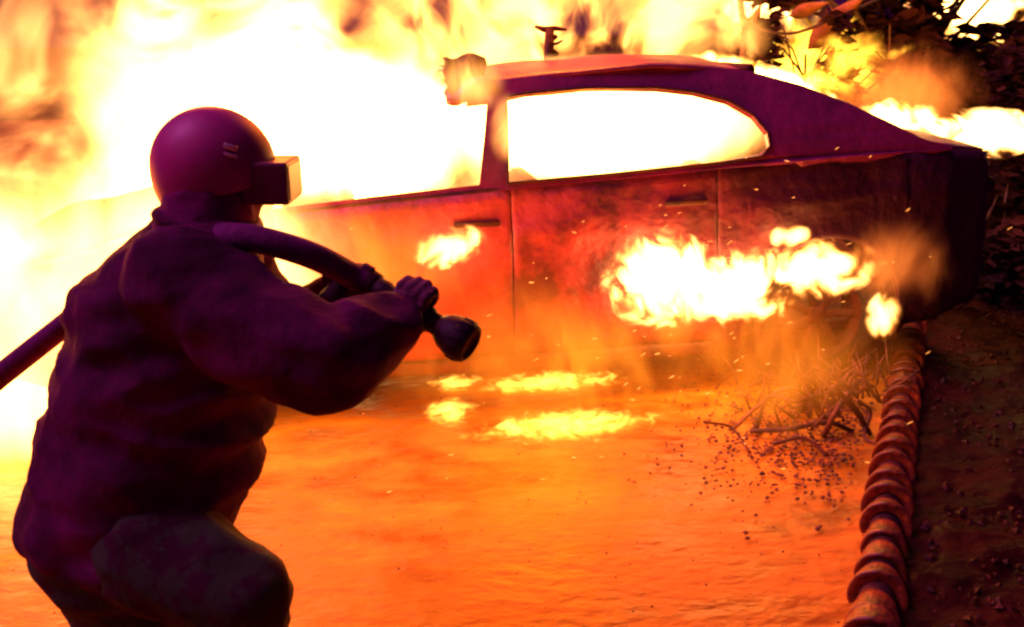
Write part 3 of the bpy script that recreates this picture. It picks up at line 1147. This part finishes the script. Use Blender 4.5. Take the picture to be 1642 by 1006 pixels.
# trousers
bm = bmesh.new()
for hp, kn, an, e in ((hipR, kneeR, ankR, 0), (hipL, kneeL, ankL, 1)):
    sphere_chain(bm, [(hp, .135), (hp.lerp(kn, .5), .115), (kn, .098), (kn.lerp(an, .4), .088), (an + Vector((0, 0, .06)), .07)])
ellip(bm, at(205, 870, DP), .205, .19, .15)
ellip(bm, at(215, 930, DP + .05), .16, .17, .13)
fuse('trousers', bm, M_camo, person, .010, 8, .010, 9, 6, origin=PO)
for an in (ankR, ankL):
    bm = bmesh.new()
    sphere_chain(bm, [(an + Vector((0, 0, .06)), .062), (an + Vector((0, 0, -.02)), .058)])
    sphere_chain(bm, [(an + Vector((-.02, 0, -.05)), .048), (an + Vector((.16, -.02, -.055)), .044)])
    b_ = fuse('boot', bm, M_boot, person, .009, 4, origin=PO)
    for v in b_.data.vertices: v.co.z = max(v.co.z, .004)
# gloves
bm = bmesh.new()
ellip(bm, hcR, .044, .022, .040)
ellip(bm, hcR.lerp(wrR, .55), .036, .030, .036)
sphere_chain(bm, [(hcR.lerp(wrR, .3), .034), (wrR, .047)])
fingers(bm, hcR, nax, nup, nout, .0115)
fuse('glove', bm, M_glove, person, .0045, 3, .0012, 30, 2, origin=PO)
bm = bmesh.new()
ellip(bm, hcL, .036, .026, .044, Matrix.Rotation(.5, 3, 'Y'))
sphere_chain(bm, [(hcL, .034), (elL.lerp(haL, .8), .045)])
gripd = (at(520, 495, 2.2) - at(560, 440, 2.2)).normalized()
gside = gripd.cross(Vector((0, 1, 0))).normalized()
fingers(bm, hcL + Vector((0, -.01, 0)), -gripd, -gside if gside.x < 0 else gside, Vector((0, -1, 0)), .0105)
fuse('glove', bm, M_glove, person, .0045, 3, .0012, 30, 4, origin=PO)

# ------------------------------------------------------------------ fire hose with nozzle
hroot = empty('fire_hose', (nz0.x, nz0.y, 0))
tag(hroot, 'dark woven fire hose slung over the firefighter\'s shoulder with a black nozzle', 'hose')
HO = Vector(hroot.location)
hp = [Vector((-3.2, 1.9, .03)), Vector((-2.4, 2.15, .08)), at(-170, 740, 2.4), at(0, 603, 2.42), at(90, 532, 2.44), at(170, 470, 2.44), at(245, 415, 2.36), at(320, 384, 2.16), at(370, 379, 2.04), at(430, 388, 2.02), at(505, 412, 2.05), at(560, 440, 2.12), nz0 + nax * .02]
hl = catmull(hp, 9)
V, F = tube_vf([p - HO for p in hl], .030, 18)
pyd('hose_line', V, F, M_hose, hroot)


def axM(p):
    q = nax.to_track_quat('Z', 'Y').to_matrix().to_4x4()
    q.translation = p - HO
    return q


V, F = lathe_vf([(.001, -.03), (.034, -.03), (.036, 0), (.034, .03), (.028, .034), (.001, .034)], 28, axM(nz0))
pyd('coupling', V, F, M_brass, hroot)
for k in range(4):
    a = math.pi * k / 2
    m_ = axM(nz0) @ Matrix.Rotation(a, 4, 'Z') @ Matrix.Translation((.037, 0, 0))
    bm = bmesh.new(); bm_box(bm, (0, 0, 0), (.012, .014, .03), bev=.003); bmesh.ops.transform(bm, matrix=m_, verts=bm.verts)
    from_bm('lug', bm, M_brass, hroot)
L_ = (nz1 - nz0).length
V, F = lathe_vf([(.001, .03), (.029, .032), (.030, .06), (.026, .07), (.026, L_ * .5), (.031, L_ * .55), (.031, L_ * .66), (.025, L_ * .70), (.024, L_ * .8), (.001, L_ * .8)], 28, axM(nz0))
pyd('barrel', V, F, M_nozzle, hroot)
V, F = lathe_vf([(.001, L_ * .76), (.028, L_ * .77), (.040, L_ * .84), (.047, L_ * .93), (.048, L_ * 1.02), (.044, L_ * 1.07), (.036, L_ * 1.085), (.030, L_ * 1.06), (.001, L_ * 1.055)], 36, axM(nz0))
pyd('nozzle_head', V, F, M_nozzle, hroot)
for k in range(14):
    m_ = axM(nz0) @ Matrix.Rotation(2 * math.pi * k / 14, 4, 'Z') @ Matrix.Translation((.047, 0, L_ * .985))
    bm = bmesh.new(); bm_box(bm, (0, 0, 0), (.006, .011, .024), bev=.002); bmesh.ops.transform(bm, matrix=m_, verts=bm.verts)
    from_bm('tooth', bm, M_nozzle, hroot)
# pistol grip and shut-off bail
g0, g1 = at(560, 446, 2.15) - HO, at(527, 490, 2.15) - HO
gd = (g1 - g0)
V, F = tube_vf([g0, g0 + gd * .35, g0 + gd * .7, g1], [.034, .028, .030, .034], 14)
V = [Vector((v.x, v.y, v.z)) for v in V]
pyd('pistol_grip', V, F, M_nozzle, hroot)
bl = catmull([at(600, 462, 2.12) - HO, at(612, 492, 2.12) - HO, at(600, 508, 2.13) - HO, at(576, 506, 2.14) - HO], 5)
V, F = tube_vf(bl, .006, 8)
pyd('shut_off_handle', V, F, M_nozzle, hroot)

# ------------------------------------------------------------------ fire
fm_big = flame_mat('fire_big', 12, 1.15, 1.9, .05, .75, 1.7, seed=1, rise=.75, depth=.3)
fm_mid = flame_mat('fire_mid', 11, 1.1, 2.6, .08, .8, 1.6, c1=(1, .52, .10), seed=2, rise=.8, depth=.2)
fm_roll = flame_mat('fire_roll', 4.0, 1.5, 2.2, .22, 1.0, 1.5, c0=(1, .20, .04), c1=(1, .38, .06), seed=12, rise=.8, depth=.2)
fm_cab = flame_mat('fire_cabin', 30, .6, 2.6, -.05, .5, 1.5, seed=3)
fm_nose = flame_mat('fire_nose', 15, .75, 2.2, -.02, .55, 1.6, seed=7)
fm_small = flame_mat('fire_small', 80, 1.35, 11.0, .12, .62, 1.5, c0=(1, .25, .01), seed=4, rise=.7, depth=.3)
fm_side = flame_mat('fire_side', 95, 1.10, 8.5, .02, .62, 1.5, c0=(1, .24, .012), seed=31, rise=.8, depth=.3)
fm_faint = flame_mat('fire_faint', 2.2, 1.2, 6.5, .25, 1.2, 1.4, c0=(1, .17, .012), c1=(1, .40, .03), seed=5, rise=.5)
fm_yel = flame_mat('fire_yellow', 15, 1.3, 6.0, .15, .9, 1.5, c0=(1, .22, .008), c1=(1, .55, .04), seed=6, rise=.8, depth=.3)
fm_low = flame_mat('fire_low', 50, 1.3, 13.0, .16, .8, 1.5, c0=(1, .24, .008), c1=(1, .52, .07), seed=9, rise=2.5)
fm_far = flame_mat('fire_far', 40, 1.1, 4.2, .25, .8, 1.5, c0=(1, .26, .03), seed=21, rise=.8, depth=.3)
fm_puff = flame_mat('fire_puff', 6.5, 1.2, 6.0, .0, 1.0, 1.2, c0=(1, .15, .02), c1=(1, .26, .03), density=3.0, seed=15, edge=.1)  # smoke glows by itself, firelight put in as emission
fm_veil = flame_mat('fire_veil', 7.0, 1.3, 3.8, .0, 1.3, 1.1, c0=(1, .16, .006), c1=(1, .30, .010), density=2.0, seed=16, edge=.3)  # haze carries its firelight as its own emission
fm_bloom = flame_mat('fire_bloom', 1.2, 1.0, 3.5, .0, 1.3, 1.0, c0=(1, .16, .004), c1=(1, .26, .006), density=.25, seed=26, edge=.1)  # added glow volume for the soft bloom above the yard
fm_glow = flame_mat('fire_glow', .20, .9, 1.2, -.1, .8, 1.2, c0=(1, .13, .05), c1=(1, .22, .05), seed=8, rise=.8, depth=.2)

flame(at(330, 260, 5.9), (1.50, 1.0, 1.85), fm_big, 'tall white-hot flame engulfing everything behind the firefighter')
flame(at(640, 300, 5.6), (1.30, .8, 1.0), fm_big, 'broad white flame behind the windscreen')
flame(at(40, 560, 3.75), (.62, .36, .95), fm_nose, 'white flame boiling beside the nose of the car, left of the firefighter')
flame(at(260, 430, 3.55), (.95, .36, .52), fm_nose, 'white flame wrapped over the front wing behind the firefighter')
flame(at(10, 800, 3.1), (.36, .3, .50), fm_roll, 'yellow flame low on the ground left of the firefighter\'s back')
flame(at(800, 70, 5.7), (.95, .6, .75), fm_mid, 'bright flame rising behind the front of the roof')
flame(at(1100, 50, 5.7), (.60, .5, .50), fm_mid, 'flame standing above the middle of the roof')
flame(at(560, 0, 6.6), (2.2, .8, 1.2), fm_roll, 'yellow and orange rolling flame high behind the firefighter', name='rolling_flame')
flame(at(960, -20, 6.9), (1.3, .6, .8), fm_roll, 'orange flame billowing above the rear half of the roof', name='rolling_flame')
flame(cw(2.70, .0, 1.12), (1.02, .62, .36), fm_cab, 'white flame filling the passenger cabin')
flame(cw(1.45, .1, 1.10), (.80, .80, .46), fm_cab, 'white flame bursting out of the windscreen opening')
flame(at(1290, 120, 6.5), (.72, .4, .50), fm_yel, 'yellow flame licking through the low shrub')
flame(at(1230, 5, 7.6), (.50, .3, .36), fm_far, 'white flame at the top of the picture behind the thin branch')
flame(at(1425, 196, 5.0), (.30, .2, .14), fm_small, 'small white flame over the front edge of the boot lid')
flame(at(1585, 214, 4.9), (.36, .25, .15), fm_small, 'curved white flame burning over the rear of the boot')
flame(at(1545, 20, 8.4), (.85, .4, .42), fm_far, 'distant yellow fire seen through gaps in the tree')
flame(at(1450, 82, 6.2), (.15, .1, .05), fm_yel, 'small orange spot of fire low in the tree', rot=(0, -.3, 0))
fm_curl = flame_mat('fire_curl', 22, .9, 5.0, .0, .8, 1.3, c1=(1, .46, .10), seed=33)
flame(at(752, 130, 3.66), (.17, .12, .16), fm_curl, 'orange flame curling round the torn front corner of the roof')
flame(at(812, 205, 3.62), (.09, .10, .16), fm_curl, 'small flame climbing the upper half of the door pillar')
flame(cw(3.62, .05, 1.27), (.46, .5, .10), fm_side, 'thin sheet of yellow flame running down the sloping rear window', rot=(0, R(22), YAW))
flame(at(1330, 120, 5.5), (.34, .3, .26), fm_yel, 'ragged yellow flame in front of the shrub leaves')
# on the near side of the car
flame(side_at(1062, 450), (.29, .11, .24), fm_side, 'tallest flame at the left end of the burning rear quarter', rot=(0, 0, YAW))
flame(side_at(1185, 462), (.34, .11, .19), fm_side, 'white flame in the middle of the burning side, just ahead of the rear wheel', rot=(0, 0, YAW))
flame(side_at(1310, 432), (.34, .11, .15), fm_side, 'long white flame running above the rear wheel', rot=(0, 0, YAW))
flame(side_at(1268, 380), (.11, .07, .06), fm_side, 'tiny white flame above the long flame over the rear wheel', rot=(0, 0, YAW))
flame(side_at(1416, 508), (.09, .07, .13), fm_side, 'small separate flame behind the rear wheel')
flame(side_at(722, 396), (.17, .07, .10), fm_side, 'small white flame on the front door', rot=(0, -.25, YAW))
g1_ = ground_at(885, 622); flame((g1_.x, g1_.y, .03), (.42, .12, .05), fm_low, 'thin white line of fire burning along the ground under the door', rot=(0, 0, YAW))
g2_ = ground_at(722, 672); flame((g2_.x, g2_.y, .035), (.15, .11, .06), fm_low, 'small white fire on the concrete just below the nozzle')
g3_ = ground_at(900, 690); flame((g3_.x, g3_.y, .025), (.50, .18, .04), fm_low, 'low yellow ripple of fire spread over the concrete', rot=(0, 0, YAW))
g4_ = ground_at(735, 624); flame((g4_.x, g4_.y, .03), (.17, .10, .04), fm_low, 'low yellow flame between the nozzle and the line of fire')
flame(side_at(825, 530, -1.05), (.20, .14, .42), fm_faint, 'faint orange tongue of flame rising before the door seam', name='faint_flame')
flame(side_at(990, 560, -1.05), (.55, .14, .34), fm_faint, 'faint orange flames flickering along the rear door', name='faint_flame')
flame(at(1425, 425, 3.75), (.30, .2, .24), fm_puff, 'self-glowing orange puff of smoke drifting off the rear wheel arch', name='smoke_puff', cat='smoke')
flame(at(1445, 155, 5.4), (.55, .4, .38), fm_puff, 'self-glowing orange smoke hanging over the boot lid', name='smoke_puff', cat='smoke')
flame(at(620, 430, 3.35), (.50, .14, .36), fm_veil, 'thin orange fire haze before the front wing', name='fire_haze', cat='smoke')
flame(at(880, 585, 3.30), (.95, .18, .40), fm_veil, 'broad orange fire haze along the foot of the doors', name='fire_haze', cat='smoke')
flame(side_at(1150, 520, -1.1), (.75, .14, .30), fm_veil, 'orange fire haze hanging round the flames on the rear door', name='fire_haze', cat='smoke')
flame(at(1240, 590, 3.40), (.62, .16, .34), fm_veil, 'thin orange fire haze low in front of the rear wheel', name='fire_haze', cat='smoke')
flame(at(950, 800, 2.9), (.75, .35, .22), fm_bloom, 'soft orange bloom put in as glowing mist over the middle of the yard', name='fire_haze', cat='smoke')
flame(at(300, 60, 7.8), (5.2, 1.2, 2.8), fm_glow, 'dim orange smoke glow behind all the flames', name='glowing_smoke', kind='stuff')

# sparks blown about in front of the car
M_spark = bpy.data.materials.new('spark_glow')
M_spark.use_nodes = True
_t = M_spark.node_tree
_t.nodes.clear()
_o = _t.nodes.new('ShaderNodeOutputMaterial')
_e = _t.nodes.new('ShaderNodeEmission')
_e.inputs['Color'].default_value = (1, .30, .05, 1)
_e.inputs['Strength'].default_value = 4
_t.links.new(_e.outputs[0], _o.inputs['Surface'])
V, F = [], []
for k in range(120):
    if k % 3 == 0:
        p = at(random.uniform(480, 1640), random.uniform(120, 900), random.uniform(2.9, 3.6))
    else:
        p = at(random.gauss(1080, 150), random.gauss(500, 110), random.uniform(3.0, 3.55))
    if p.z < .03: continue
    a = random.uniform(-.6, .6)
    d = Vector((math.cos(a), random.uniform(-.3, .3), math.sin(a) + .3)).normalized() * random.uniform(.002, .012)
    tube_vf([p - d, p, p + d], [.0004, random.uniform(.0006, .0016), .0004], 4, True, V, F)
sp = pyd('sparks', V, F, M_spark)
tag(sp, 'orange sparks blown about in front of the burning car', kind='stuff')
